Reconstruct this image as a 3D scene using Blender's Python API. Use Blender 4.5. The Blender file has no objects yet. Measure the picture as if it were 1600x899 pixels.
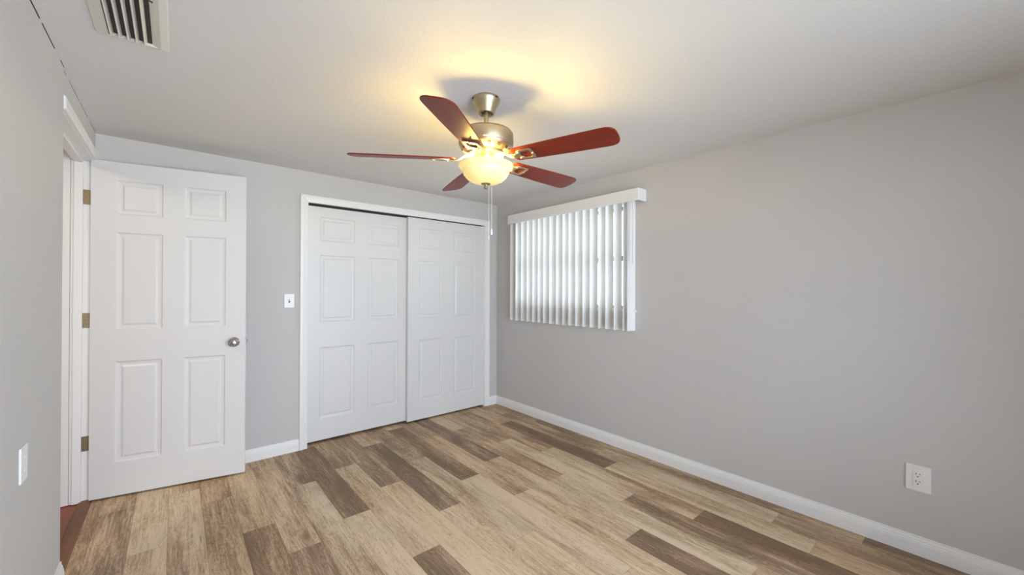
import bpy, bmesh, math, random
from mathutils import Matrix, Vector
random.seed(7)
S = bpy.context.scene
COL = S.collection
PI = math.pi

# ------------------------------------------------------------------ camera
CAM = Vector((-2.7375, -3.4528, 1.2776))
YAW, PITCH, ROLL, FPX = 0.7088, 0.0039, 0.0037, 615.1138
F = Vector((math.sin(YAW) * math.cos(PITCH), math.cos(YAW) * math.cos(PITCH), math.sin(PITCH)))
R0 = F.cross(Vector((0, 0, 1))).normalized()
U0 = R0.cross(F)
RR = R0 * math.cos(ROLL) + U0 * math.sin(ROLL)
UU = -R0 * math.sin(ROLL) + U0 * math.cos(ROLL)
cd = bpy.data.cameras.new('camera')
cd.sensor_width = 36.0
cd.lens = FPX / 1600 * 36.0
cd.clip_start = 0.02
cam = bpy.data.objects.new('camera', cd)
cam.matrix_world = Matrix(((RR.x, UU.x, -F.x, CAM.x), (RR.y, UU.y, -F.y, CAM.y), (RR.z, UU.z, -F.z, CAM.z), (0, 0, 0, 1)))
COL.objects.link(cam)
S.camera = cam

# ------------------------------------------------------------------ world, lights, exposure
wd = bpy.data.worlds.new('sky')
S.world = wd
wd.use_nodes = True
SKY_REAR = (10.4, 11.6, 14.0)    # sky level for the added rear window
SKY_SIDE = (5.2, 5.8, 6.4)       # sky on the side of the blind
wn = wd.node_tree
bg = wn.nodes['Background']
tcw = wn.nodes.new('ShaderNodeTexCoord')
sep = wn.nodes.new('ShaderNodeSeparateXYZ')
wn.links.new(tcw.outputs['Generated'], sep.inputs[0])
mr = wn.nodes.new('ShaderNodeMapRange')
mr.inputs['From Min'].default_value = -0.25
mr.inputs['From Max'].default_value = 0.25
addw = wn.nodes.new('ShaderNodeMath'); addw.operation = 'ADD'     # x + y: rear (-y, -x) to side (+x, +y)
wn.links.new(sep.outputs[0], addw.inputs[0])
wn.links.new(sep.outputs[1], addw.inputs[1])
wn.links.new(addw.outputs[0], mr.inputs['Value'])
mxw = wn.nodes.new('ShaderNodeMix'); mxw.data_type = 'RGBA'
mxw.inputs['A'].default_value = (*SKY_REAR, 1)
mxw.inputs['B'].default_value = (*SKY_SIDE, 1)
wn.links.new(mr.outputs[0], mxw.inputs['Factor'])
wn.links.new(mxw.outputs['Result'], bg.inputs[0])
bg.inputs[1].default_value = 1.0
S.view_settings.view_transform = 'Standard'
S.view_settings.look = 'None'
S.view_settings.exposure = 0.0
S.view_settings.gamma = 1.0
S.view_settings.use_curve_mapping = False
try:
    S.cycles.use_denoising = True
    S.cycles.max_bounces = 14
    S.cycles.diffuse_bounces = 8
    S.cycles.transparent_max_bounces = 16
    S.cycles.sample_clamp_indirect = 8.0
except Exception:
    pass

H = 2.2123            # ceiling height
XL = -3.105           # left wall
YR = -4.70            # rear wall, behind the camera
FAN = Vector((-1.5797, -1.9030, 0))


def area(name, loc, rot, sx, sy, power, color, portal=False):
    l = bpy.data.lights.new(name, 'AREA')
    l.shape = 'RECTANGLE'
    l.size, l.size_y = sx, sy
    l.energy = power
    l.color = color
    o = bpy.data.objects.new(name, l)
    o.location = loc
    o.rotation_euler = rot
    COL.objects.link(o)
    if portal:
        l.cycles.is_portal = True
    return o


# daylight through the added rear window (unseen, behind the camera), through the side window, and the hall light
area('rear_portal', (-1.85, YR - 0.10, 1.08), (PI / 2, 0, 0), 2.1, 1.92, 1, (1, 1, 1), portal=True)
area('side_portal', (0.13, -1.07, 1.55), (0, PI / 2, 0), 0.9, 1.32, 1, (1, 1, 1), portal=True)
area('hall_lamp', (-3.75, -1.3, H - 0.02), (0, 0, 0), 0.35, 0.35, 14, (1.0, 0.86, 0.70))


# ------------------------------------------------------------------ materials
def mat(name, color, rough=0.5, metal=0.0, bump=None, coat=0.0, var=0.0, spec=None):
    m = bpy.data.materials.new(name)
    m.use_nodes = True
    nt = m.node_tree
    b = nt.nodes['Principled BSDF']
    b.inputs['Base Color'].default_value = (*color, 1)
    b.inputs['Roughness'].default_value = rough
    b.inputs['Metallic'].default_value = metal
    b.inputs['Coat Weight'].default_value = coat
    b.inputs['Coat Roughness'].default_value = 0.15
    if spec is not None:
        b.inputs['Specular IOR Level'].default_value = spec
    tc = nt.nodes.new('ShaderNodeTexCoord')
    n = nt.nodes.new('ShaderNodeTexNoise')
    nt.links.new(tc.outputs['Object'], n.inputs['Vector'])
    sc, st, dist = bump if bump else (60, 0.02, 0.001)
    n.inputs['Scale'].default_value = sc
    n.inputs['Detail'].default_value = 3
    bp = nt.nodes.new('ShaderNodeBump')
    bp.inputs['Strength'].default_value = st
    bp.inputs['Distance'].default_value = dist
    nt.links.new(n.outputs['Fac'], bp.inputs['Height'])
    nt.links.new(bp.outputs['Normal'], b.inputs['Normal'])
    if var:
        n2 = nt.nodes.new('ShaderNodeTexNoise')
        n2.inputs['Scale'].default_value = 3.0
        n2.inputs['Detail'].default_value = 4
        nt.links.new(tc.outputs['Object'], n2.inputs['Vector'])
        mx = nt.nodes.new('ShaderNodeMix')
        mx.data_type = 'RGBA'
        mx.inputs['A'].default_value = (*[c * (1 - var) for c in color], 1)
        mx.inputs['B'].default_value = (*[min(1, c * (1 + var)) for c in color], 1)
        nt.links.new(n2.outputs['Fac'], mx.inputs['Factor'])
        nt.links.new(mx.outputs['Result'], b.inputs['Base Color'])
    return m


M = {}
M['wall'] = mat('wall_paint', (0.57, 0.553, 0.538), 0.75, bump=(95, 0.35, 0.003), spec=0.3)
M['ceiling'] = mat('ceiling_paint', (0.70, 0.685, 0.665), 0.9, bump=(140, 0.5, 0.003), spec=0.2)
M['trim'] = mat('white_trim_paint', (0.83, 0.82, 0.80), 0.35)
M['door'] = mat('white_door_paint', (0.72, 0.712, 0.70), 0.38, bump=(220, 0.08, 0.001))
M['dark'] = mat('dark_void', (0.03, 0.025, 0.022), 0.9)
M['plastic'] = mat('white_plastic', (0.80, 0.79, 0.77), 0.3)
M['slot'] = mat('dark_slot', (0.022, 0.011, 0.008), 0.6)
M['vent'] = mat('cream_metal', (0.68, 0.65, 0.58), 0.45)
M['hinge'] = mat('aged_bronze', (0.27, 0.20, 0.11), 0.4, metal=0.8)
M['nickel'] = mat('satin_nickel', (0.42, 0.39, 0.36), 0.22, metal=1.0)
M['pewter'] = mat('antique_pewter', (0.50, 0.41, 0.27), 0.42, metal=1.0, bump=(180, 0.05, 0.001))
M['iron'] = mat('cream_nickel', (0.76, 0.66, 0.46), 0.28, metal=1.0)
M['chain'] = mat('pale_chain', (0.72, 0.70, 0.66), 0.4, metal=0.3)
M['bronze'] = mat('bronze_aluminium', (0.07, 0.075, 0.06), 0.5)
M['hallfloor'] = mat('red_brown_wood', (0.23, 0.052, 0.014), 0.4, var=0.6)
M['reducer'] = mat('brown_reducer', (0.16, 0.062, 0.022), 0.5, var=0.4)
M['hallwall'] = mat('hall_paint', (0.62, 0.57, 0.48), 0.8)


def slat_mat():
    m = bpy.data.materials.new('white_vinyl_slat')
    m.use_nodes = True
    nt = m.node_tree
    b = nt.nodes['Principled BSDF']
    b.inputs['Base Color'].default_value = (0.88, 0.875, 0.86, 1)
    b.inputs['Roughness'].default_value = 0.4
    tc = nt.nodes.new('ShaderNodeTexCoord')
    n = nt.nodes.new('ShaderNodeTexNoise')
    n.inputs['Scale'].default_value = 40
    nt.links.new(tc.outputs['Object'], n.inputs['Vector'])
    bp = nt.nodes.new('ShaderNodeBump')
    bp.inputs['Strength'].default_value = 0.03
    nt.links.new(n.outputs['Fac'], bp.inputs['Height'])
    nt.links.new(bp.outputs['Normal'], b.inputs['Normal'])
    t = nt.nodes.new('ShaderNodeBsdfTranslucent')
    t.inputs['Color'].default_value = (0.72, 0.72, 0.68, 1)
    mx = nt.nodes.new('ShaderNodeMixShader')
    mx.inputs[0].default_value = 0.12
    nt.links.new(b.outputs[0], mx.inputs[1])
    nt.links.new(t.outputs[0], mx.inputs[2])
    nt.links.new(mx.outputs[0], nt.nodes['Material Output'].inputs['Surface'])
    return m


M['slat'] = slat_mat()


def glass_mat():
    m = bpy.data.materials.new('window_glass')
    m.use_nodes = True
    nt = m.node_tree
    nt.nodes.remove(nt.nodes['Principled BSDF'])
    t = nt.nodes.new('ShaderNodeBsdfTransparent')
    t.inputs[0].default_value = (0.95, 0.97, 0.96, 1)
    g = nt.nodes.new('ShaderNodeBsdfGlossy')
    g.inputs['Roughness'].default_value = 0.02
    fr = nt.nodes.new('ShaderNodeFresnel')
    mx = nt.nodes.new('ShaderNodeMixShader')
    nt.links.new(fr.outputs[0], mx.inputs[0])
    nt.links.new(t.outputs[0], mx.inputs[1])
    nt.links.new(g.outputs[0], mx.inputs[2])
    nt.links.new(mx.outputs[0], nt.nodes['Material Output'].inputs['Surface'])
    return m


M['glass'] = glass_mat()


def bowl_mat():
    m = bpy.data.materials.new('alabaster_glass')
    m.use_nodes = True
    nt = m.node_tree
    b = nt.nodes['Principled BSDF']
    b.inputs['Roughness'].default_value = 0.25
    tc = nt.nodes.new('ShaderNodeTexCoord')
    n = nt.nodes.new('ShaderNodeTexNoise')
    n.inputs['Scale'].default_value = 9
    n.inputs['Detail'].default_value = 4
    nt.links.new(tc.outputs['Object'], n.inputs['Vector'])
    mx = nt.nodes.new('ShaderNodeMix')
    mx.data_type = 'RGBA'
    mx.inputs['A'].default_value = (0.82, 0.79, 0.47, 1)
    mx.inputs['B'].default_value = (0.90, 0.87, 0.58, 1)
    nt.links.new(n.outputs['Fac'], mx.inputs['Factor'])
    nt.links.new(mx.outputs['Result'], b.inputs['Base Color'])
    b.inputs['Emission Color'].default_value = (1.0, 0.80, 0.42, 1)
    b.inputs['Emission Strength'].default_value = 0.12
    t = nt.nodes.new('ShaderNodeBsdfTranslucent')
    nt.links.new(mx.outputs['Result'], t.inputs['Color'])
    ms = nt.nodes.new('ShaderNodeMixShader')
    ms.inputs[0].default_value = 0.13
    nt.links.new(b.outputs[0], ms.inputs[1])
    nt.links.new(t.outputs[0], ms.inputs[2])
    nt.links.new(ms.outputs[0], nt.nodes['Material Output'].inputs['Surface'])
    return m


M['bowl'] = bowl_mat()


def blade_mat():
    m = mat('mahogany_blade', (0.20, 0.028, 0.010), 0.42, coat=0.06, spec=0.28)
    nt = m.node_tree
    b = nt.nodes['Principled BSDF']
    tc = nt.nodes.new('ShaderNodeTexCoord')
    mp = nt.nodes.new('ShaderNodeMapping')
    mp.inputs['Scale'].default_value = (2.0, 45, 10)
    nt.links.new(tc.outputs['Object'], mp.inputs['Vector'])
    n = nt.nodes.new('ShaderNodeTexNoise')
    n.inputs['Scale'].default_value = 2.0
    n.inputs['Detail'].default_value = 5
    nt.links.new(mp.outputs[0], n.inputs['Vector'])
    r = nt.nodes.new('ShaderNodeValToRGB')
    r.color_ramp.elements[0].position = 0.25
    r.color_ramp.elements[0].color = (0.145, 0.013, 0.004, 1)
    r.color_ramp.elements[1].position = 0.8
    r.color_ramp.elements[1].color = (0.235, 0.024, 0.006, 1)
    nt.links.new(n.outputs['Fac'], r.inputs[0])
    nt.links.new(r.outputs[0], b.inputs['Base Color'])
    return m


M['blade'] = blade_mat()


def floor_mat():
    m = bpy.data.materials.new('vinyl_plank')
    m.use_nodes = True
    nt = m.node_tree
    N, L = nt.nodes, nt.links
    b = N['Principled BSDF']
    b.inputs['Roughness'].default_value = 0.5
    b.inputs['Specular IOR Level'].default_value = 0.25
    tone = N.new('ShaderNodeAttribute'); tone.attribute_name = 'tone'
    seed = N.new('ShaderNodeAttribute'); seed.attribute_name = 'seed'
    tc = N.new('ShaderNodeTexCoord')
    off = N.new('ShaderNodeVectorMath'); off.operation = 'MULTIPLY_ADD'
    comb = N.new('ShaderNodeCombineXYZ')
    for i in range(3):
        L.new(seed.outputs['Fac'], comb.inputs[i])
    L.new(comb.outputs[0], off.inputs[0])
    off.inputs[1].default_value = (7.3, 11.7, 3.1)
    L.new(tc.outputs['Object'], off.inputs[2])

    def noise(scale, vec, detail, rough=0.5, dist=0.0):
        mp = N.new('ShaderNodeMapping')
        mp.inputs['Scale'].default_value = vec
        L.new(off.outputs[0], mp.inputs['Vector'])
        n = N.new('ShaderNodeTexNoise')
        n.inputs['Scale'].default_value = scale
        n.inputs['Detail'].default_value = detail
        n.inputs['Roughness'].default_value = rough
        n.inputs['Distortion'].default_value = dist
        L.new(mp.outputs[0], n.inputs['Vector'])
        return n.outputs['Fac']

    def math_(op, a, b_=None, c=None):
        k = N.new('ShaderNodeMath'); k.operation = op
        for i, v in enumerate((a, b_, c)):
            if v is None:
                continue
            if isinstance(v, (int, float)):
                k.inputs[i].default_value = v
            else:
                L.new(v, k.inputs[i])
        return k.outputs[0]

    broad = noise(1.0, (9, 1.3, 1), 3, 0.55, 0.6)        # long cloudy streaks
    fine = noise(1.0, (120, 5, 1), 4, 0.65, 0.3)         # fine grain
    knot = noise(1.0, (14, 3.2, 1), 2, 0.5, 1.8)         # swirling figure
    ring = math_('PINGPONG', math_('MULTIPLY', knot, 9.0), 0.5)
    t = math_('ADD', tone.outputs['Fac'], math_('MULTIPLY', math_('SUBTRACT', broad, 0.5), 1.6))
    t = math_('ADD', t, math_('MULTIPLY', math_('SUBTRACT', fine, 0.5), 1.25))
    t = math_('ADD', t, math_('MULTIPLY', math_('SUBTRACT', ring, 0.25), 0.55))
    crack = noise(1.0, (70, 2.6, 1), 5, 0.7, 0.8)        # dark checks and mineral streaks
    ck = math_('MULTIPLY', math_('MAXIMUM', math_('SUBTRACT', crack, 0.60), 0.0), 4.0)
    t = math_('ADD', t, ck)
    r = N.new('ShaderNodeValToRGB')
    e = r.color_ramp.elements
    e[0].position = 0.0; e[0].color = (0.71, 0.565, 0.40, 1)
    e[1].position = 1.0; e[1].color = (0.205, 0.132, 0.085, 1)
    k = e.new(0.35); k.color = (0.54, 0.40, 0.262, 1)
    k = e.new(0.7); k.color = (0.32, 0.215, 0.135, 1)
    L.new(t, r.inputs[0])
    # plank to plank drift between a greyer and a more golden stain
    hue = N.new('ShaderNodeMix'); hue.data_type = 'RGBA'; hue.blend_type = 'MULTIPLY'
    L.new(math_('FRACT', math_('MULTIPLY', seed.outputs['Fac'], 3.7)), hue.inputs['Factor'])
    L.new(r.outputs[0], hue.inputs['A'])
    hue.inputs['B'].default_value = (1.04, 0.99, 0.88, 1)
    L.new(hue.outputs['Result'], b.inputs['Base Color'])
    bp = N.new('ShaderNodeBump')
    bp.inputs['Strength'].default_value = 0.12
    bp.inputs['Distance'].default_value = 0.002
    L.new(fine, bp.inputs['Height'])
    L.new(bp.outputs[0], b.inputs['Normal'])
    return m


M['floor'] = floor_mat()

# ------------------------------------------------------------------ mesh helpers
WORLD = {}


def tag(o, label=None, cat=None, group=None, kind=None):
    if label: o['label'] = label
    if cat: o['category'] = cat
    if group: o['group'] = group
    if kind: o['kind'] = kind
    return o


def empty(name, loc, label, cat, group=None, kind=None):
    o = bpy.data.objects.new(name, None)
    o.empty_display_size = 0.05
    o.location = loc
    COL.objects.link(o)
    WORLD[o.name] = Matrix.Translation(loc)
    return tag(o, label, cat, group, kind)


def obj(name, bm, m, parent=None, smooth=False, bevel=0.0, local=False, label=None):
    """Link a bmesh as one object; bm is in world space unless local=True."""
    me = bpy.data.meshes.new(name)
    bmesh.ops.recalc_face_normals(bm, faces=bm.faces)
    o = bpy.data.objects.new(name, me)
    COL.objects.link(o)
    if parent is not None:
        w = WORLD[parent.name]
        o.parent = parent
        if not local:
            bmesh.ops.transform(bm, matrix=w.inverted(), verts=bm.verts)
        WORLD[o.name] = w.copy()
    else:
        WORLD[o.name] = Matrix.Identity(4)
    bm.to_mesh(me)
    bm.free()
    me.materials.append(m)
    if smooth:
        for p in me.polygons:
            p.use_smooth = True
        try:
            me.set_sharp_from_angle(angle=math.radians(38))
        except Exception:
            pass
    if bevel:
        md = o.modifiers.new('bevel', 'BEVEL')
        md.width = bevel
        md.segments = 2
        md.limit_method = 'ANGLE'
        md.angle_limit = math.radians(40)
    if label:
        o['label'] = label
    return o


def B():
    return bmesh.new()


def box(bm, x0, x1, y0, y1, z0, z1):
    v = [bm.verts.new((x, y, z)) for x in (x0, x1) for y in (y0, y1) for z in (z0, z1)]
    for f in ((0, 1, 3, 2), (4, 6, 7, 5), (0, 4, 5, 1), (2, 3, 7, 6), (0, 2, 6, 4), (1, 5, 7, 3)):
        bm.faces.new([v[i] for i in f])
    return bm


def lathe(bm, prof, c=(0, 0, 0), seg=48, M4=None):
    """prof = (radius, height) pairs, spun about z through c (optionally transformed by M4)."""
    T = M4 or Matrix.Translation(c)
    rings = []
    for r, z in prof:
        if r < 1e-6:
            rings.append([bm.verts.new(T @ Vector((0, 0, z)))])
        else:
            rings.append([bm.verts.new(T @ Vector((r * math.cos(2 * PI * i / seg), r * math.sin(2 * PI * i / seg), z))) for i in range(seg)])
    for a, b in zip(rings, rings[1:]):
        for i in range(seg):
            j = (i + 1) % seg
            q = [a[i % len(a)], a[j % len(a)], b[j % len(b)], b[i % len(b)]]
            u = []
            for w in q:
                if w not in u:
                    u.append(w)
            if len(u) > 2:
                bm.faces.new(u)
    return bm


def tube(bm, pts, rad, seg=8, cap=True):
    pts = [Vector(p) for p in pts]
    rads = rad if isinstance(rad, (list, tuple)) else [rad] * len(pts)
    rings = []
    for i, p in enumerate(pts):
        d = (pts[min(i + 1, len(pts) - 1)] - pts[max(i - 1, 0)]).normalized()
        a = d.cross(Vector((0, 0, 1)))
        if a.length < 1e-3:
            a = d.cross(Vector((1, 0, 0)))
        a.normalize()
        b = d.cross(a)
        rings.append([bm.verts.new(p + (a * math.cos(2 * PI * k / seg) + b * math.sin(2 * PI * k / seg)) * rads[i]) for k in range(seg)])
    for a, b in zip(rings, rings[1:]):
        for k in range(seg):
            bm.faces.new((a[k], a[(k + 1) % seg], b[(k + 1) % seg], b[k]))
    if cap:
        bm.faces.new(rings[0][::-1])
        bm.faces.new(rings[-1])
    return bm


def prism(bm, outline, d, axis_fn):
    """outline: 2D pts; axis_fn(u, v, w) -> 3D; extruded for w in d=(w0,w1)."""
    a = [bm.verts.new(axis_fn(u, v, d[0])) for u, v in outline]
    b = [bm.verts.new(axis_fn(u, v, d[1])) for u, v in outline]
    bm.faces.new(a)
    bm.faces.new(b[::-1])
    n = len(a)
    for i in range(n):
        bm.faces.new((a[i], a[(i + 1) % n], b[(i + 1) % n], b[i]))
    return bm


def rrect(w, h, r, n=5, cx=0, cy=0):
    o = []
    for (sx, sy, a0) in ((1, 1, 0), (-1, 1, 90), (-1, -1, 180), (1, -1, 270)):
        for i in range(n + 1):
            a = math.radians(a0 + 90 * i / n)
            o.append((cx + sx * (w / 2 - r) + r * math.cos(a), cy + sy * (h / 2 - r) + r * math.sin(a)))
    return o


# ------------------------------------------------------------------ the room shell
WB = (-1.945, -0.160, 1.985)            # closet opening x0, x1, top
bm = B()
box(bm, -4.6, WB[0], 0, 0.12, -0.02, H + 0.1)
box(bm, WB[1], 0.15, 0, 0.12, -0.02, H + 0.1)
box(bm, WB[0], WB[1], 0, 0.12, WB[2], H + 0.1)
tag(obj('wall_back', bm, M['wall']), 'light grey painted back wall around the closet doors', 'wall', kind='structure')

WY0, WY1, WZ0, WZ1 = -1.735, -0.41, 1.115, 1.985
bm = B()
box(bm, 0, 0.15, YR, WY0, -0.02, H + 0.1)
box(bm, 0, 0.15, WY1, 0, -0.02, H + 0.1)
box(bm, 0, 0.15, WY0, WY1, -0.02, WZ0)
box(bm, 0, 0.15, WY0, WY1, WZ1, H + 0.1)
tag(obj('wall_right', bm, M['wall']), 'long light grey painted wall with the window and blind', 'wall', kind='structure')

DY0, DY1, DZ = -0.925, -0.012, 2.045      # doorway opening
EDGE = -0.945
bm = B()
box(bm, XL - 0.105, XL + 0.006, YR, EDGE, -0.02, H + 0.1)
box(bm, XL - 0.105, XL, EDGE, DY0 - 0.02, -0.02, H + 0.1)
box(bm, XL - 0.105, XL, DY0 - 0.02, 0, DZ, H + 0.1)
tag(obj('wall_left', bm, M['wall']), 'light grey painted left wall beside the open doorway', 'wall', kind='structure')

R2 = (-2.90, -0.80, 0.12, 2.04)            # added rear window, sized for fill daylight: x0 x1 z0 z1
bm = B()
box(bm, XL - 0.105, R2[0], YR - 0.12, YR, -0.02, H + 0.1)
box(bm, R2[1], 0.15, YR - 0.12, YR, -0.02, H + 0.1)
box(bm, R2[0], R2[1], YR - 0.12, YR, -0.02, R2[2])
box(bm, R2[0], R2[1], YR - 0.12, YR, R2[3], H + 0.1)
tag(obj('wall_rear', bm, M['wall']), 'light grey wall facing the closet, with a wide window added for daylight', 'wall', kind='structure')

bm = B()
box(bm, XL - 0.105, 0.0, YR, 0.0, H, H + 0.1)
tag(obj('ceiling', bm, M['ceiling']), 'white textured ceiling with the fan and air vent', 'ceiling', kind='structure')

bm = B()
y = YR + 0.4
while y < -0.96:
    n = random.uniform(0.05, 0.30)
    q = random.uniform(0.0012, 0.0035)
    y2 = min(y + n, -0.95)
    prism(bm, [(XL + 0.006, H - q), (XL + 0.006, H), (XL + 0.006 + q, H)], (y, y2), lambda u, v, w: (u, w, v))
    y = y2 + random.uniform(0.005, 0.12)
for y, y2 in ((-0.94, -0.86), (-0.80, -0.55), (-0.52, -0.30), (-0.22, -0.03)):
    prism(bm, [(XL, H - 0.0011), (XL, H), (XL + 0.0011, H)], (y, y2), lambda u, v, w: (u, w, v))
tag(obj('trim_4', bm, M['dark']), 'thin dark crack where the left wall meets the ceiling', 'crack', kind='structure')

# hall beyond the doorway
bm = B()
box(bm, -4.6, -3.155, -3.6, 0, -0.04, -0.004)
tag(obj('floor_hall', bm, M['hallfloor']), 'red brown wood floor of the hall beyond the doorway', 'floor', kind='structure')
bm = B()
box(bm, -4.6, -4.5, -3.6, 0.0, -0.02, H + 0.1)
box(bm, -4.6, XL - 0.105, -3.7, -3.6, -0.02, H + 0.1)
tag(obj('wall_hall', bm, M['hallwall']), 'warm beige hall wall beyond the doorway', 'wall', kind='structure')
bm = B()
box(bm, -4.5, XL - 0.105, -3.6, 0.0, H, H + 0.1)
tag(obj('ceiling_hall', bm, M['ceiling']), 'white hall ceiling beyond the doorway', 'ceiling', kind='structure')

# closet interior
bm = B()
box(bm, WB[0] - 0.3, WB[1] + 0.16, 0.70, 0.75, -0.02, 2.1)
box(bm, WB[0] - 0.3, WB[0] - 0.25, 0.12, 0.70, -0.02, 2.1)
box(bm, WB[1] + 0.11, WB[1] + 0.16, 0.12, 0.70, -0.02, 2.1)
box(bm, WB[0] - 0.3, WB[1] + 0.16, 0.12, 0.75, 2.1, 2.15)
tag(obj('wall_closet', bm, M['wall']), 'grey inside walls of the closet behind the sliding doors', 'wall', kind='structure')

# ---- plank floor: one mesh, a face per plank with its own tone
PW, PL, XR0 = 0.1475, 1.195, -0.25
# column -> (joint y, {plank index k: tone}); k = 0 lies on the camera side of the joint, -1 beyond it
KNOWN = {
    -2: (-1.90, {-1: 0.66, 0: 0.62, 1: 0.74, -2: 0.60}, 0.66), -1: (-0.35, {-1: 0.52, 0: 0.46, 1: 0.40, 2: 0.60, 3: 0.5}, 0.5),
    0: (-0.552, {-1: 0.40, 0: 0.92, 1: 0.22, 2: 0.3}, 0.3),
    1: (-1.252, {-1: 0.42, 0: 0.36, 1: 0.84, 2: 0.4}, 0.4),
    2: (-0.887, {-1: 0.34, 0: 0.20, 1: 0.62, 2: 0.3}, 0.3),
    3: (-1.62, {-1: 0.46, 0: 0.16, 1: 0.30}, 0.3),
    4: (-1.110, {-1: 0.80, 0: 0.24, 1: 0.90, 2: 0.3}, 0.3),
    5: (-0.42, {-1: 0.45, 0: 0.40, 1: 0.20, 2: 0.34}, 0.3),
    6: (-1.242, {-1: 0.80, 0: 0.12, 1: 0.42, 2: 0.2}, 0.3),
    7: (-0.750, {-1: 0.66, 0: 0.34, 1: 0.22, 2: 0.4}, 0.3),
    8: (-0.272, {-1: 0.42, 0: 0.82, 1: 0.20, 2: 0.3}, 0.3),
    9: (-0.985, {-1: 0.66, 0: 0.10, 1: 0.26, 2: 0.3}, 0.3),
    10: (-0.530, {-1: 0.50, 0: 0.22, 1: 0.62, 2: 0.3}, 0.3),
    11: (-1.190, {-1: 0.90, 0: 0.14, 1: 0.3}, 0.3),
    12: (-0.62, {-1: 0.60, 0: 0.44, 1: 0.2}, 0.3),
    13: (-1.32, {-1: 0.34, 0: 0.55, 1: 0.3}, 0.3),
    14: (-0.988, {-1: 0.30, 0: 0.88, 1: 0.3}, 0.3),
    15: (-0.50, {-1: 0.64, 0: 0.56, 1: 0.3}, 0.3),
    16: (-1.45, {-1: 0.34, 0: 0.5, 1: 0.3}, 0.3),
    17: (-0.85, {-1: 0.18, 0: 0.26, 1: 0.3}, 0.3),
    18: (-0.280, {-1: 0.40, 0: 0.66, 1: 0.4}, 0.4),
    19: (-1.0, {}, 0.5),
}
bm = B()
tl = bm.faces.layers.float.new('tone')
sl = bm.faces.layers.float.new('seed')
XF0, XF1, YF0, YF1 = XL, 0.0, YR, 0.12
g = 0.0006
for i in range(-2, 20):
    xa = max(XR0 - PW * (i + 1), XF0) + g
    xb = min(XR0 - PW * i, XF1) - g
    if xb - xa < 0.002:
        continue
    yj, tones, dflt = KNOWN[i]
    for k in range(-5, 8):
        y1 = min(yj - PL * k, YF1) - g
        y0 = max(yj - PL * (k + 1), YF0) + g
        if y1 - y0 < 0.003:
            continue
        f = bm.faces.new([bm.verts.new((x, y, 0.0)) for x, y in ((xa, y0), (xb, y0), (xb, y1), (xa, y1))])
        f[tl] = tones.get(k, dflt + random.uniform(-0.12, 0.12))
        f[sl] = random.uniform(0, 10)
f = bm.faces.new([bm.verts.new((x, y, -0.0015)) for x, y in ((XF0, YF0), (XF1, YF0), (XF1, YF1), (XF0, YF1))])
f[tl] = 1.0
o = obj('floor', bm, M['floor'])
tag(o, 'light oak vinyl plank floor with scattered darker planks', 'floor', kind='structure')
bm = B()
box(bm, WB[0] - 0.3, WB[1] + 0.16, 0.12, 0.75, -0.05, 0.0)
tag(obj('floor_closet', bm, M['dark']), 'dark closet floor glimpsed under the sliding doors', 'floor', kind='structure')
bm = B()
box(bm, XL - 0.105, 0.15, YR, 0.12, -0.06, -0.0045)
tag(obj('floor_base', bm, M['dark']), 'dark slab beneath the plank floor', 'floor', kind='structure')

# threshold strip in the doorway
bm = B()
prism(bm, [(-3.165, 0.0), (-3.160, 0.005), (-3.135, 0.008), (-3.112, 0.006), (-3.104, 0.0006), (-3.104, -0.004), (-3.165, -0.004)], (DY0, DY1), lambda u, v, w: (u, w, v))
tag(obj('trim_1', bm, M['reducer'], bevel=0.001), 'brown wood threshold strip across the open doorway', 'threshold', kind='structure')


# ---- baseboards
def bb_prof(h):
    return [(0, 0), (0.014, 0), (0.014, h * 0.60), (0.0125, h * 0.64), (0.0125, h * 0.70), (0.010, h * 0.75), (0.009, h * 0.83), (0.0055, h * 0.90), (0.005, h), (0, h)]


HB = 0.091
bm = B()
prism(bm, [(-t, z) for t, z in bb_prof(HB)], (YR, 0.0), lambda u, v, w: (u, w, v))
tag(obj('baseboard_right', bm, M['trim'], smooth=False), 'white moulded baseboard along the long right wall', 'baseboard', kind='structure')
bm = B()
prism(bm, [(-t, z) for t, z in bb_prof(HB)], (XL, -1.9875), lambda u, v, w: (w, u, v))
tag(obj('baseboard_back', bm, M['trim']), 'white baseboard between the open door and closet', 'baseboard', kind='structure')
bm = B()
prism(bm, [(-t, z) for t, z in bb_prof(HB)], (-0.1085, -0.005), lambda u, v, w: (w, u, v))
tag(obj('baseboard_corner', bm, M['trim']), 'short white baseboard piece between closet and room corner', 'baseboard', kind='structure')
bm = B()
prism(bm, [(XL + 0.006 + t, z) for t, z in bb_prof(0.118)], (YR, EDGE - 0.002), lambda u, v, w: (u, w, v))
tag(obj('baseboard_left', bm, M['trim']), 'white baseboard at the foot of the near left wall', 'baseboard', kind='structure')

# ---- closet casing (mitred)
CPROF = [(0.0, 0.0), (0.0, 0.015), (0.004, 0.017), (0.020, 0.017), (0.030, 0.014), (0.048, 0.011), (0.056, 0.010), (0.058, 0.008), (0.058, 0.0)]


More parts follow.
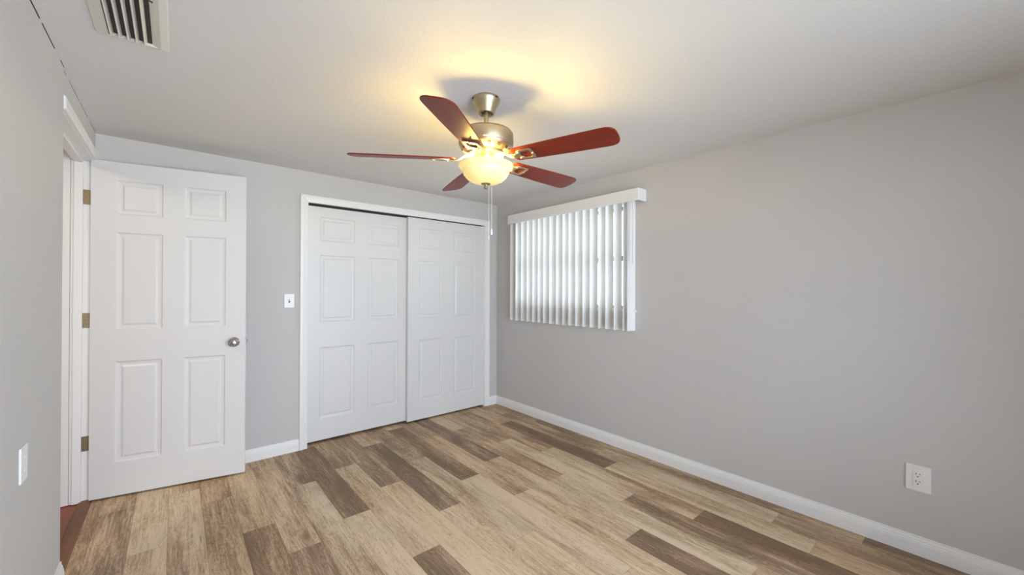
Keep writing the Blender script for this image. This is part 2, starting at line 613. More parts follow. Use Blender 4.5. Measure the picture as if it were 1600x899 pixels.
def casing_piece(bm, kind, xa, xb, zt, z0, gap=0.0012):
    n = len(CPROF)
    A, Bv = [], []
    for u, t in CPROF:
        if kind == 'head':
            A.append(bm.verts.new((xa + u + gap, -t, zt - u)))
            Bv.append(bm.verts.new((xb - u - gap, -t, zt - u)))
        elif kind == 'left':
            A.append(bm.verts.new((xa + u, -t, z0)))
            Bv.append(bm.verts.new((xa + u, -t, zt - u - gap)))
        else:
            A.append(bm.verts.new((xb - u, -t, z0)))
            Bv.append(bm.verts.new((xb - u, -t, zt - u - gap)))
    for i in range(n):
        bm.faces.new((A[i], A[(i + 1) % n], Bv[(i + 1) % n], Bv[i]))
    bm.faces.new(A)
    bm.faces.new(Bv[::-1])


CX0, CX1, CZ = -1.9862, -0.1089, 2.0235
e = empty('trim_2', (-1.05, -0.005, 0), 'white mitred casing around the closet opening', 'door casing', kind='structure')
for kd, nm in (('head', 'head_casing'), ('left', 'side_casing'), ('right', 'side_casing')):
    bm = B()
    casing_piece(bm, kd, CX0, CX1, CZ, 0.0)
    obj(nm, bm, M['trim'], e)
bm = B()
box(bm, WB[0] - 0.001, WB[0] + 0.012, 0.0, 0.12, 0, WB[2])
box(bm, WB[1] - 0.012, WB[1] + 0.001, 0.0, 0.12, 0, WB[2])
box(bm, WB[0] + 0.012, WB[1] - 0.012, 0.0, 0.12, WB[2] - 0.012, WB[2])
obj('jamb', bm, M['trim'], e)
bm = B()
box(bm, WB[0] + 0.012, WB[1] - 0.012, 0.050, 0.100, WB[2] - 0.030, WB[2] - 0.012)
obj('sliding_track', bm, M['dark'], e, label='dark sliding track above the doors')

# ---- doorway casing and jamb
e = empty('trim_3', (XL, -0.45, 0), 'white casing and jamb around the open doorway', 'door casing', kind='structure')
bm = B()
prism(bm, [(XL, 2.038), (XL + 0.010, 2.038), (XL + 0.013, 2.050), (XL + 0.013, 2.090), (XL + 0.008, 2.096), (XL, 2.096)], (EDGE + 0.004, -0.016), lambda u, v, w: (u, w, v))
obj('head_casing', bm, M['trim'], e)
bm = B()
box(bm, XL, XL + 0.013, -0.016, 0.0, 0.0, 2.096)
obj('side_casing', bm, M['trim'], e, bevel=0.002)
bm = B()
box(bm, -3.203, XL - 0.001, -0.012, -0.0, 0.0, DZ - 0.012)
box(bm, -3.190, -3.153, -0.023, -0.012, 0.0, DZ - 0.024)
obj('side_jamb', bm, M['trim'], e, bevel=0.0015)
bm = B()
box(bm, -3.203, XL - 0.001, DY0, -0.0, DZ - 0.012, DZ)
box(bm, -3.190, -3.153, DY0, -0.012, DZ - 0.024, DZ - 0.012)
obj('head_jamb', bm, M['trim'], e, bevel=0.0015)
bm = B()
box(bm, -3.203, XL - 0.001, DY0 - 0.02, DY0, 0.0, DZ)
obj('side_jamb', bm, M['trim'], e)
bm = B()
box(bm, -3.265, -3.2045, -0.0125, -0.0, 0.0, DZ + 0.05)
obj('hall_casing', bm, M['trim'], e, bevel=0.003)


# ------------------------------------------------------------------ six panel doors
PROF = [(0.0, 0.0), (0.007, 0.0065), (0.020, 0.0085), (0.026, 0.0080), (0.036, 0.0028)]


def panel_door(bm, w, h, t, cols, rows, both=True):
    """Local: x 0..w, z 0..h, front face at y=0 (facing -y), back at y=t."""
    xs = [0, cols[0][0], cols[0][1], cols[1][0], cols[1][1], w]
    zs = [0]
    for a, b in rows:
        zs += [a, b]
    zs.append(h)

    def face_side(y, s):
        for i in range(5):
            for j in range(len(zs) - 1):
                x0, x1, z0, z1 = xs[i], xs[i + 1], zs[j], zs[j + 1]
                if i in (1, 3) and j % 2 == 1 and s:
                    prev = None
                    for ins, dep in PROF:
                        ring = [bm.verts.new((a, y + s * dep, b)) for a, b in ((x0 + ins, z0 + ins), (x1 - ins, z0 + ins), (x1 - ins, z1 - ins), (x0 + ins, z1 - ins))]
                        if prev:
                            for k in range(4):
                                bm.faces.new((prev[k], prev[(k + 1) % 4], ring[(k + 1) % 4], ring[k]))
                        prev = ring
                    bm.faces.new(prev)
                else:
                    bm.faces.new([bm.verts.new((a, y, b)) for a, b in ((x0, z0), (x1, z0), (x1, z1), (x0, z1))])
    face_side(0, 1)
    face_side(t, -1 if both else 0)
    for (p, q) in (((0, 0), (w, 0)), ((w, 0), (w, h)), ((w, h), (0, h)), ((0, h), (0, 0))):
        bm.faces.new([bm.verts.new(v) for v in ((p[0], 0, p[1]), (q[0], 0, q[1]), (q[0], t, q[1]), (p[0], t, p[1]))])
    bmesh.ops.remove_doubles(bm, verts=bm.verts, dist=1e-5)
    return bm


# closet doors: the right one runs in front
RW = [(0.172, 0.765), (0.978, 1.532), (1.648, 1.846)]
bm = B()
panel_door(bm, 0.915, 1.930, 0.033, [(0.110, 0.394), (0.512, 0.796)], RW, both=False)
bmesh.ops.translate(bm, vec=(-1.936, 0.052, 0.022), verts=bm.verts)
tag(obj('door_1', bm, M['door']), 'white six panel sliding closet door on the rear track, nearer the light switch', 'sliding door', kind='structure')
bm = B()
panel_door(bm, 0.890, 1.940, 0.033, [(0.116, 0.376), (0.506, 0.778)], RW, both=False)
bmesh.ops.translate(bm, vec=(-1.0625, 0.012, 0.017), verts=bm.verts)
tag(obj('door_2', bm, M['door']), 'white six panel sliding closet door on the front track, nearer the window', 'sliding door', kind='structure')

# hinged room door standing open
TH = -0.1982
DM = Matrix.Translation((-3.1185, -0.0455, 0.012)) @ Matrix.Rotation(TH, 4, 'Z')
e = bpy.data.objects.new('door_3', None)
e.empty_display_size = 0.05
e.matrix_world = DM
COL.objects.link(e)
WORLD[e.name] = DM
tag(e, 'white six panel hinged door standing open in front of the back wall', 'door', kind='structure')
bm = B()
panel_door(bm, 0.770, 2.030, 0.034, [(0.113, 0.331), (0.438, 0.657)], [(0.203, 0.815), (1.010, 1.603), (1.712, 1.921)])
leaf = obj('door_leaf', bm, M['door'], e, local=True)
for z in (0.333, 1.068, 1.806):
    bm = B()
    # barrel at the leaf's hinge edge and the plate screwed to the jamb
    for k in range(5):
        lathe(bm, [(0, 0), (0.0048, 0), (0.0052, 0.001), (0.0052, 0.0162), (0.0048, 0.0172), (0, 0.0172)], (-0.0055, 0.030, z - 0.044 + k * 0.0176), 12)
    hg = obj('hinge', bm, M['hinge'], e, smooth=True, local=True, label='aged bronze hinge')
    bm = B()
    prism(bm, rrect(0.036, 0.088, 0.007, 4, -3.138, z + 0.012), (-0.0150, -0.0120), lambda u, v, w: (u, w, v))
    obj('hinge_plate', bm, M['hinge'], hg, label='bronze hinge plate on the jamb')
    bm = B()
    for dz in (-0.030, 0.0, 0.030):
        lathe(bm, [(0, 0.0012), (0.003, 0.001), (0.0035, 0)], M4=Matrix.Translation((-3.143 + 0.004 * (dz == 0), -0.0150, z + 0.012 + dz)) @ Matrix.Rotation(PI / 2, 4, 'X'), seg=10)
    obj('screw', bm, M['nickel'], hg)
bm = B()
KX, KZ = 0.705, 0.898
lathe(bm, [(0, 0.066), (0.010, 0.0655), (0.014, 0.0635), (0.020, 0.064), (0.0255, 0.060), (0.0275, 0.052), (0.0265, 0.043), (0.021, 0.036), (0.013, 0.031), (0.0115, 0.022), (0.0115, 0.010)],
      M4=Matrix.Translation((KX, 0, KZ)) @ Matrix.Rotation(PI / 2, 4, 'X'), seg=32)
kb = obj('door_knob', bm, M['nickel'], e, smooth=True, local=True, label='satin nickel round knob')
bm = B()
lathe(bm, [(0.0, 0.011), (0.013, 0.011), (0.024, 0.009), (0.031, 0.004), (0.0325, 0.0)], M4=Matrix.Translation((KX, 0, KZ)) @ Matrix.Rotation(PI / 2, 4, 'X'), seg=32)
obj('rosette', bm, M['nickel'], kb, smooth=True, local=True)
bm = B()
lathe(bm, [(0, 0.066), (0.014, 0.0635), (0.0255, 0.060), (0.0275, 0.052), (0.021, 0.036), (0.013, 0.031), (0.0115, 0.010), (0.024, 0.009), (0.0325, 0.0)],
      M4=Matrix.Translation((KX, 0.034, KZ)) @ Matrix.Rotation(-PI / 2, 4, 'X'), seg=32)
obj('door_knob', bm, M['nickel'], e, smooth=True, local=True)
bm = B()
prism(bm, rrect(0.024, 0.056, 0.006, 4, 0.017, KZ), (0.770, 0.7712), lambda u, v, w: (w, u, v))
box(bm, 0.771, 0.781, 0.010, 0.024, KZ - 0.008, KZ + 0.008)
obj('latch', bm, M['nickel'], e, local=True, label='nickel latch bolt on the door edge')

# ------------------------------------------------------------------ window behind the blind
e = empty('window_1', (0.09, -1.07, WZ0), 'bronze framed window behind the vertical blind', 'window', kind='structure')
bm = B()
fx0, fx1, fw = 0.075, 0.115, 0.028
box(bm, fx0, fx1, WY0, WY1, WZ0, WZ0 + fw)
box(bm, fx0, fx1, WY0, WY1, 1.935, 1.965)
box(bm, fx0, fx1, WY0, WY0 + fw, WZ0 + fw, 1.935)
box(bm, fx0, fx1, WY1 - fw, WY1, WZ0 + fw, 1.935)
obj('window_frame', bm, M['bronze'], e, bevel=0.002)
bm = B()
box(bm, 0.070, 0.105, WY0 + fw, WY1 - fw, 1.515, 1.557)
obj('meeting_rail', bm, M['bronze'], e, bevel=0.002)
bm = B()
box(bm, 0.092, 0.096, WY0 + fw, WY1 - fw, WZ0 + fw, 1.515)
obj('pane', bm, M['glass'], e)
bm = B()
box(bm, 0.092, 0.096, WY0 + fw, WY1 - fw, 1.557, 1.935)
obj('pane', bm, M['glass'], e)
bm = B()
box(bm, -0.012, 0.075, WY0 - 0.02, WY1 + 0.02, WZ0 - 0.016, WZ0 + 0.002)
obj('window_sill', bm, M['trim'], e, bevel=0.003)

e = empty('added_window', (-1.85, YR - 0.06, R2[2]), 'tall wide white framed window added in the unseen rear wall to let in daylight', 'window', kind='structure')  # unseen window, added behind the camera to fill the room with daylight
bm = B()
for (a, b, c, d_) in ((R2[0], R2[1], R2[2], R2[2] + 0.04), (R2[0], R2[1], R2[3] - 0.04, R2[3]), (R2[0], R2[0] + 0.04, R2[2] + 0.04, R2[3] - 0.04), (R2[1] - 0.04, R2[1], R2[2] + 0.04, R2[3] - 0.04), (-1.87, -1.83, R2[2] + 0.04, R2[3] - 0.04)):
    box(bm, a, b, YR - 0.085, YR - 0.045, c, d_)
obj('window_frame', bm, M['trim'], e, bevel=0.002)
for a, b in ((R2[0] + 0.04, -1.87), (-1.83, R2[1] - 0.04)):
    bm = B()
    box(bm, a, b, YR - 0.067, YR - 0.063, R2[2] + 0.04, R2[3] - 0.04)
    obj('pane', bm, M['glass'], e)

# ------------------------------------------------------------------ vertical blind
VX, VY0, VY1, VZ0, VZ1 = -0.1035, -1.834, -0.302, 1.951, 2.042
e = empty('vertical_blind', (0, -1.07, 0.955), 'white vertical blind with a plain valance over the window', 'blind')
bm = B()
# valance: front board and two returns, rounded outer corners
out = []
r = 0.012
for yc, sgn, a0 in ((VY0, 1, 180), (VY1, -1, 90)):
    arc = []
    for i in range(5):
        a = math.radians((180 + 90 * i / 4) if sgn > 0 else (90 + 90 * i / 4))
        arc.append((VX + r + r * math.cos(a), yc + sgn * r + r * math.sin(a)))
    if sgn > 0:
        out += [(-0.0005, VY0)] + arc[::-1]
    else:
        out += arc[::-1] + [(-0.0005, VY1)]
inn = [(-0.0005, VY1 - 0.004), (VX + 0.005, VY1 - 0.004), (VX + 0.005, VY0 + 0.004), (-0.0005, VY0 + 0.004)]
prism(bm, out + inn, (VZ0, VZ1), lambda u, v, w: (u, v, w))
obj('valance', bm, M['plastic'], e, smooth=True)
bm = B()
box(bm, -0.082, -0.048, VY0 + 0.03, VY1 - 0.03, 1.985, 2.015)
obj('headrail', bm, M['plastic'], e, bevel=0.002)
lead = [-0.337, -0.42, -0.503, -0.587, -0.669, -0.745, -0.817, -0.897, -0.982, -1.062, -1.132, -1.21, -1.291, -1.368, -1.455, -1.526, -1.606, -1.688, -1.728]


def slat_mesh():
    bm = B()
    n = 8
    w, sag, th = 0.089, 0.007, 0.0009
    z0, z1 = 0.955, 1.982
    a, b = [], []
    for i in range(n + 1):
        u = -w / 2 + w * i / n
        v = sag * (1 - (2 * i / n - 1) ** 2)
        a.append((u, v))
        b.append((u, v + th))
    prism(bm, a + b[::-1], (z0, z1), lambda u, v, w_: (u, v, w_ - 0.955))
    return bm


first = None
ALPHA = -10.0
jit = [6, 4, 0, -1, 0, 1, -1, 2, -3, 6, -2, 0, 2, -1, 1, 0, -1, 0, 0]
for i, y in enumerate(lead):
    a = math.radians(ALPHA + jit[i] * 0.6)
    c = Vector((-0.090 + 0.0445 * math.cos(a), y + 0.0445 * math.sin(a), 0))
    if first is None:
        first = obj('slat', slat_mesh(), M['slat'], e, smooth=True, local=True)
        s = first
    else:
        s = first.copy()
        COL.objects.link(s)
        s.parent = e
    s.location = (c.x - 0, c.y + 1.07, 0)
    s.rotation_euler = (0, 0, a)
bm = B()
tube(bm, [(-0.100, -1.785, 1.975), (-0.100, -1.785, 1.50)], 0.0055, 10)
lathe(bm, [(0, -0.02), (0.007, -0.018), (0.0075, 0.0), (0.0055, 0.006)], (-0.100, -1.785, 1.495), 10)
obj('tilt_wand', bm, M['plastic'], e, smooth=True)

# ------------------------------------------------------------------ ceiling fan
fan = empty('ceiling_fan', (FAN.x, FAN.y, H), 'five blade ceiling fan with mahogany blades and lit cream glass bowl', 'ceiling fan')


def zl(prof):
    return [(r, z - H) for r, z in prof]


bm = B()
lathe(bm, zl([(0, 2.2123), (0.066, 2.2123), (0.068, 2.206), (0.066, 2.197), (0.060, 2.184), (0.051, 2.169), (0.046, 2.158), (0.0435, 2.149), (0.0425, 2.141), (0.039, 2.137), (0.032, 2.139), (0.030, 2.150), (0.012, 2.153)]), seg=48)
cn = obj('canopy', bm, M['pewter'], fan, smooth=True, local=True)
for a in (40, 160, 280):
    bm = B()
    prism(bm, rrect(0.016, 0.007, 0.002, 3), (0.0655, 0.0695), lambda u, v, w, a=math.radians(a): (w * math.cos(a) - u * math.sin(a), w * math.sin(a) + u * math.cos(a), v - 0.010))
    obj('canopy_slot', bm, M['slot'], cn, local=True)
bm = B()
lathe(bm, zl([(0.0115, 2.155), (0.0115, 2.045)]), seg=24)
lathe(bm, zl([(0.0115, 2.072), (0.017, 2.068), (0.019, 2.062), (0.019, 2.050), (0.0115, 2.048)]), seg=24)
obj('downrod', bm, M['pewter'], fan, smooth=True, local=True)
bm = B()
lathe(bm, zl([(0.0, 2.0530), (0.030, 2.0530), (0.085, 2.0510), (0.116, 2.0480), (0.127, 2.0430), (0.1305, 2.0370), (0.1315, 2.0355), (0.1335, 2.0345), (0.1345, 2.0280), (0.1345, 1.9850), (0.1330, 1.9810), (0.1310, 1.9800), (0.1310, 1.9760), (0.1270, 1.9670), (0.1150, 1.9550), (0.1040, 1.9480), (0.0960, 1.9450), (0.0, 1.9430)]), seg=64)
mh = obj('motor_housing', bm, M['pewter'], fan, smooth=True, local=True)
vh0 = None
for k in range(15):
    if vh0 is None:
        bm = B()
        M4 = Matrix.Translation((0.1160, 0, 1.9555 - H)) @ Matrix.Rotation(math.radians(-45), 4, 'Y')
        va = [bm.verts.new(M4 @ Vector((u, v, 0.0006))) for u, v in rrect(0.013, 0.020, 0.004, 3)]
        vb = [bm.verts.new(M4 @ Vector((u, v, -0.002))) for u, v in rrect(0.013, 0.020, 0.004, 3)]
        bm.faces.new(va); bm.faces.new(vb[::-1])
        for i in range(len(va)):
            bm.faces.new((va[i], va[(i + 1) % len(va)], vb[(i + 1) % len(va)], vb[i]))
        vh0 = vh = obj('vent_hole', bm, M['slot'], mh, local=True)
    else:
        vh = vh0.copy(); COL.objects.link(vh); vh.parent = mh
    vh.rotation_euler = (0, 0, 2 * PI * k / 15)
bm = B()
lathe(bm, zl([(0.0, 1.945), (0.086, 1.945), (0.089, 1.942), (0.089, 1.934), (0.085, 1.930), (0.050, 1.929), (0.0, 1.929)]), seg=48)
obj('flywheel', bm, M['iron'], fan, smooth=True, local=True)
bm = B()
lathe(bm, zl([(0.0, 1.932), (0.036, 1.931), (0.037, 1.922), (0.030, 1.917), (0.029, 1.906), (0.038, 1.900), (0.060, 1.896), (0.071, 1.890), (0.073, 1.884), (0.030, 1.880), (0.0, 1.880)]), seg=48)
obj('switch_housing', bm, M['iron'], fan, smooth=True, local=True)
OUTB = [(0.1310, 1.8960), (0.1345, 1.8940), (0.1360, 1.8895), (0.1335, 1.8840), (0.1260, 1.8765), (0.1190, 1.8710), (0.1155, 1.8665), (0.1145, 1.8610), (0.1100, 1.8490), (0.1005, 1.8350), (0.0870, 1.8225), (0.0690, 1.8125), (0.0480, 1.8062), (0.0250, 1.8035), (0.0120, 1.8030)]
INB = [(0.0120, 1.8062), (0.0245, 1.8067), (0.0470, 1.8094), (0.0670, 1.8155), (0.0845, 1.8250), (0.0975, 1.8370), (0.1065, 1.8505), (0.1110, 1.8620), (0.1122, 1.8682), (0.1160, 1.8737), (0.1235, 1.8792), (0.1305, 1.8860), (0.1325, 1.8895), (0.1310, 1.8960)]
bm = B()
lathe(bm, zl([(r, z - 0.010) for r, z in OUTB + INB]), seg=72)
obj('glass_bowl', bm, M['bowl'], fan, smooth=True, local=True, label='lit cream alabaster glass bowl')
bm = B()
lathe(bm, zl([(0.006, 1.882), (0.006, 1.794)]), seg=10)
lathe(bm, zl([(0, 1.800), (0.024, 1.798), (0.0245, 1.793), (0.020, 1.789), (0.009, 1.787), (0.0075, 1.783), (0.010, 1.780), (0.0115, 1.775), (0.009, 1.770), (0.005, 1.767), (0, 1.766)]), seg=28)
obj('finial', bm, M['pewter'], fan, smooth=True, local=True)

# bulbs inside the bowl
BULB = []
for k, a in enumerate((-118, 2, 122)):
    a = math.radians(a)
    p = Vector((0.100 * math.cos(a), 0.100 * math.sin(a), 1.8940 - H))
    T = Matrix.Translation(p) @ Matrix.Rotation(a, 4, 'Z') @ Matrix.Rotation(math.radians(96), 4, 'Y')
    bm = B()
    lathe(bm, [(0.0, -0.046), (0.008, -0.046), (0.008, -0.030), (0, -0.030)], M4=T, seg=12)
    obj('bulb_socket', bm, M['plastic'], fan, smooth=True, local=True)
    l = bpy.data.lights.new('bulb_light', 'POINT')
    l.energy = 8.6
    l.shadow_soft_size = 0.02
    l.color = (1.0, 0.72, 0.19)
    lo = bpy.data.objects.new('bulb_light', l)
    lo.parent = fan
    lo.location = p
    COL.objects.link(lo)

# blades: each blade carries its iron
ZB, RT, PIT = 1.9105, 0.650, -0.223
TH0 = -2.4842


def blade_outline():
    o = []
    r0, w0, wt = 0.150, 0.050, 0.0665
    o.append((r0 + 0.006, w0 - 0.008)); o.append((r0 + 0.014, w0))
    o.append((0.30, 0.057)); o.append((0.45, 0.063)); o.append((0.592, wt))
    n = 12
    for i in range(1, n):
        a = PI / 2 - PI * i / n
        c, s = math.cos(a), math.sin(a)
        o.append((0.592 + (RT - 0.592) * abs(c) ** 0.75, wt * math.copysign(abs(s) ** 0.62, s)))
    o += [(0.592, -wt), (0.45, -0.063), (0.30, -0.057), (r0 + 0.014, -w0), (r0 + 0.006, -w0 + 0.008), (r0, -w0 + 0.022), (r0, w0 - 0.022)]
    return o


PM = Matrix.Translation((0, 0, ZB - H)) @ Matrix.Rotation(PIT, 4, 'X')


def blade_bm():
    bm = B()
    prism(bm, blade_outline(), (-0.003, 0.003), lambda u, v, w: (u, v, w))
    bmesh.ops.transform(bm, matrix=PM, verts=bm.verts)
    return bm


def iron_bm():
    bm = B()
    # flat medallion with an opening, under the blade
    outer = [(0.172, 0.012), (0.182, 0.030), (0.200, 0.037), (0.246, 0.039), (0.258, 0.036), (0.262, 0.026), (0.263, 0.0), (0.262, -0.026), (0.258, -0.036), (0.246, -0.039), (0.200, -0.037), (0.182, -0.030), (0.172, -0.012)]
    inner = [(0.196, 0.008), (0.201, 0.019), (0.209, 0.024), (0.240, 0.026), (0.246, 0.024), (0.248, 0.018), (0.248, 0.0), (0.248, -0.018), (0.246, -0.024), (0.240, -0.026), (0.209, -0.024), (0.201, -0.019), (0.196, -0.008)]
    n = len(outer)
    L = []
    for pts, z in ((outer, -0.0035), (outer, -0.0085), (inner, -0.0085), (inner, -0.0035)):
        L.append([bm.verts.new(PM @ Vector((u, v, z))) for u, v in pts])
    for a, b in ((0, 1), (1, 2), (2, 3), (3, 0)):
        for i in range(n):
            bm.faces.new((L[a][i], L[a][(i + 1) % n], L[b][(i + 1) % n], L[b][i]))
    # curved arm up to the flywheel
    path = [(0.066, 1.931), (0.092, 1.931), (0.110, 1.925), (0.124, 1.914), (0.142, 1.906), (0.165, 1.904), (0.186, 1.905)]
    wid = [0.020, 0.019, 0.015, 0.012, 0.012, 0.014, 0.018]
    prev = None
    for (r, z), w in zip(path, wid):
        tl = -math.tan(0.223) if r > 0.13 else 0
        ring = [bm.verts.new((r, s * w, z - H + dz + s * w * tl)) for s, dz in ((-1, -0.004), (1, -0.004), (1, 0.002), (-1, 0.002))]
        if prev:
            for k in range(4):
                bm.faces.new((prev[k], prev[(k + 1) % 4], ring[(k + 1) % 4], ring[k]))
        else:
            bm.faces.new(ring)
        prev = ring
    bm.faces.new(prev[::-1])
    return bm


def screw_bm():
    bm = B()
    for u, v in ((0.189, 0.021), (0.189, -0.021), (0.2555, 0.0)):
        lathe(bm, [(0, -0.0130), (0.004, -0.0125), (0.0052, -0.0105), (0.0052, -0.0080)], M4=PM @ Matrix.Translation((u, v, 0)), seg=12)
    return bm


bl0 = ir0 = sc0 = None
for k in range(5):
    if bl0 is None:
        bl0 = bl = obj('blade', blade_bm(), M['blade'], fan, local=True, bevel=0.0015)
        ir0 = ir = obj('blade_iron', iron_bm(), M['iron'], bl0, smooth=True, local=True, bevel=0.001, label='cream nickel blade iron')
        bmesh_s = screw_bm()
        # the screws are modelled into the iron's own mesh
        tmp = bpy.data.meshes.new('screws'); bmesh_s.to_mesh(tmp); bmesh_s.free()
        b2 = bmesh.new(); b2.from_mesh(ir0.data); b2.from_mesh(tmp); b2.to_mesh(ir0.data); b2.free()
    else:
        bl = bl0.copy(); COL.objects.link(bl); bl.parent = fan
        ir = ir0.copy(); COL.objects.link(ir); ir.parent = bl
    bl.rotation_euler = (0, 0, TH0 + k * 2 * PI / 5)

# two pull chains from the switch housing, over the bowl's far rim
side = Vector((RR.x, RR.y, 0)).normalized()
back = Vector((F.x, F.y, 0)).normalized()
for sx, zend, pull in ((0.006, 1.545, False), (0.021, 1.585, True)):
    p = side * sx + back * 0.139
    bm = B()
    q = side * sx * 0.8 + back * 0.030
    tube(bm, [(q.x, q.y, 1.921 - H), (p.x * 0.9, p.y * 0.9, 1.897 - H), (p.x, p.y, 1.888 - H), (p.x, p.y, 1.870 - H), (p.x, p.y, zend - H)], 0.0011, 6)
    z = 1.88
    while z > zend:
        bmesh.ops.create_icosphere(bm, subdivisions=1, radius=0.0017, matrix=Matrix.Translation((p.x, p.y, z - H)))
        z -= 0.0046
    ch = obj('pull_chain', bm, M['chain'], fan, smooth=True, local=True)
    bm = B()
    if pull:
        lathe(bm, [(0, 0.010), (0.0035, 0.008), (0.0055, 0.0), (0.0065, -0.012), (0.005, -0.022), (0, -0.024)], (p.x, p.y, zend - H), 14)
    else:
        lathe(bm, [(0, 0.008), (0.003, 0.007), (0.004, 0.0), (0.003, -0.007), (0, -0.008)], (p.x, p.y, zend - H), 12)
    obj('chain_pull', bm, M['plastic'] if pull else M['chain'], ch, smooth=True, local=True)

# ------------------------------------------------------------------ ceiling air vent
VX0, VX1, VYA, VYB = -2.962, -2.757, -1.79, -1.388
e = empty('air_vent', ((VX0 + VX1) / 2, (VYA + VYB) / 2, H), 'cream metal ceiling air vent with curved louvers', 'air vent')
ox0, ox1, oy0, oy1 = VX0 + 0.038, VX1 - 0.030, VYA + 0.028, VYB - 0.024
bm = B()
zf = H - 0.012
outer = [(VX0, VYA, H - 0.001), (VX1, VYA, H - 0.001), (VX1, VYB, H - 0.001), (VX0, VYB, H - 0.001)]
mid = [(VX0 + 0.004, VYA + 0.004, H - 0.006), (VX1 - 0.004, VYA + 0.004, H - 0.006), (VX1 - 0.004, VYB - 0.004, H - 0.006), (VX0 + 0.004, VYB - 0.004, H - 0.006)]
inn = [(ox0, oy0, zf), (ox1, oy0, zf), (ox1, oy1, zf), (ox0, oy1, zf)]
up = [(ox0, oy0, H - 0.001), (ox1, oy0, H - 0.001), (ox1, oy1, H - 0.001), (ox0, oy1, H - 0.001)]
L = [[bm.verts.new(p) for p in q] for q in (outer, mid, inn, up)]
for a, b in zip(L, L[1:]):
    for i in range(4):
        bm.faces.new((a[i], a[(i + 1) % 4], b[(i + 1) % 4], b[i]))
obj('vent_frame', bm, M['vent'], e)
bm = B()
box(bm, ox0 - 0.004, ox1 + 0.004, oy0 - 0.004, oy1 + 0.004, H - 0.0016, H - 0.0004)
obj('duct', bm, M['slot'], e, label='dark duct opening behind the louvers')
nL = 6
step = (ox1 - ox0) / nL
for k in range(nL):
    xc = ox0 + 0.004 + step * k
    bm = B()
    last = k == nL - 1
    w = 0.0090 if not last else 0.024
    prof, prof2 = [], []
    for i in range(6):
        t = i / 5
        x = xc + w * t
        z = H - 0.0165 + 0.0135 * t ** 1.8 if not last else H - 0.003 - 0.011 * t ** 0.7
        prof.append((x, z)); prof2.append((x, z + 0.0011))
    prism(bm, prof + prof2[::-1], (oy0, oy1), lambda u, v, w_: (u, w_, v))
    obj('louver', bm, M['vent'], e, smooth=True)
bm = B()
tube(bm, [(ox1 - 0.034, VYA + 0.030, H - 0.010), (ox1 - 0.024, VYA + 0.036, H - 0.020), (ox1 - 0.008, VYA + 0.040, H - 0.023)], 0.0025, 8)
obj('damper_lever', bm, M['slot'], e, smooth=True)
for yy in (VYA + 0.014, VYB - 0.012):
    bm = B()
    lathe(bm, [(0, -0.0030), (0.004, -0.0022), (0.0048, 0)], ((VX0 + VX1) / 2, yy, H - 0.0085), 12)
    obj('screw', bm, M['vent'], e, smooth=True)

# ------------------------------------------------------------------ wall plates
# light switch on the back wall
sx_, sz_ = -2.0595, 1.179
e = empty('light_switch', (sx_, 0, sz_), 'white toggle light switch on the wall left of the closet', 'light switch')
bm = B()
prism(bm, rrect(0.070, 0.108, 0.005, 3, sx_, sz_), (-0.0055, 0.0), lambda u, v, w: (u, w, v))
obj('cover_plate', bm, M['plastic'], e, bevel=0.002)
bm = B()
prism(bm, rrect(0.011, 0.025, 0.001, 2, sx_, sz_), (-0.0062, -0.0050), lambda u, v, w: (u, w, v))
obj('toggle_slot', bm, M['slot'], e)
bm = B()
prism(bm, [(-0.005, sz_ - 0.004), (-0.017, sz_ + 0.006), (-0.018, sz_ + 0.012), (-0.005, sz_ + 0.010)], (sx_ - 0.0045, sx_ + 0.0045), lambda u, v, w: (w, u, v))
obj('toggle', bm, M['plastic'], e, bevel=0.001)
for dz in (-0.030, 0.030):
    bm = B()
    lathe(bm, [(0, 0.0016), (0.0025, 0.0012), (0.0034, 0)], M4=Matrix.Translation((sx_, -0.0055, sz_ + dz)) @ Matrix.Rotation(PI / 2, 4, 'X'), seg=12)
    obj('screw', bm, M['plastic'], e, smooth=True)

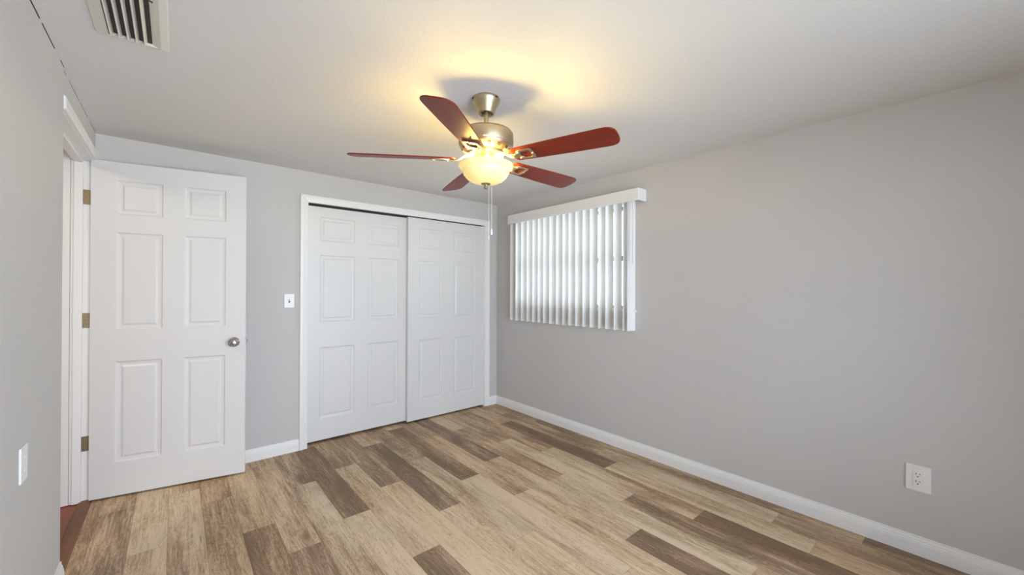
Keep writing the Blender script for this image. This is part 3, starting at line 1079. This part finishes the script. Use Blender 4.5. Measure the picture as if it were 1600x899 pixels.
# outlet on the right wall
oy, oz = -3.2856, 0.369
e = empty('wall_outlet', (0, oy, oz), 'white duplex outlet with oversized plate, low on the right wall', 'outlet')
bm = B()
prism(bm, rrect(0.0864, 0.125, 0.004, 3, oy, oz), (-0.0065, 0.0), lambda u, v, w: (w, u, v))
obj('cover_plate', bm, M['plastic'], e, bevel=0.0025)
bm = B()
prism(bm, rrect(0.033, 0.067, 0.003, 3, oy + 0.001, oz), (-0.0095, -0.0060), lambda u, v, w: (w, u, v))
rc = obj('receptacle', bm, M['plastic'], e, bevel=0.001)
bm = B()
for dz in (-0.0185, 0.0165):
    prism(bm, rrect(0.0028, 0.0085, 0.0008, 2, oy + 0.0072, oz + dz + 0.005), (-0.0099, -0.0090), lambda u, v, w: (w, u, v))
    prism(bm, rrect(0.0028, 0.0070, 0.0008, 2, oy - 0.0056, oz + dz + 0.005), (-0.0099, -0.0090), lambda u, v, w: (w, u, v))
    prism(bm, rrect(0.0055, 0.0055, 0.0026, 3, oy + 0.0008, oz + dz - 0.0065), (-0.0099, -0.0090), lambda u, v, w: (w, u, v))
obj('plug_slots', bm, M['slot'], rc)
for dz in (-0.048, 0.048):
    bm = B()
    lathe(bm, [(0, 0.0016), (0.0025, 0.0012), (0.0034, 0)], M4=Matrix.Translation((-0.0065, oy, oz + dz)) @ Matrix.Rotation(-PI / 2, 4, 'Y'), seg=12)
    obj('screw', bm, M['plastic'], e, smooth=True)

# plate on the near left wall
py, pz = -1.510, 0.722
px = XL + 0.006
e = empty('wall_plate', (px, py, pz), 'white cover plate low on the near left wall', 'wall plate')
bm = B()
prism(bm, rrect(0.072, 0.112, 0.004, 3, py, pz), (px, px + 0.006), lambda u, v, w: (w, u, v))
obj('cover_plate', bm, M['plastic'], e, bevel=0.0022)
for dz in (-0.021, 0.021):
    bm = B()
    lathe(bm, [(0, 0.0016), (0.0025, 0.0012), (0.0034, 0)], M4=Matrix.Translation((px + 0.006, py, pz + dz)) @ Matrix.Rotation(PI / 2, 4, 'Y'), seg=12)
    obj('screw', bm, M['plastic'], e, smooth=True)
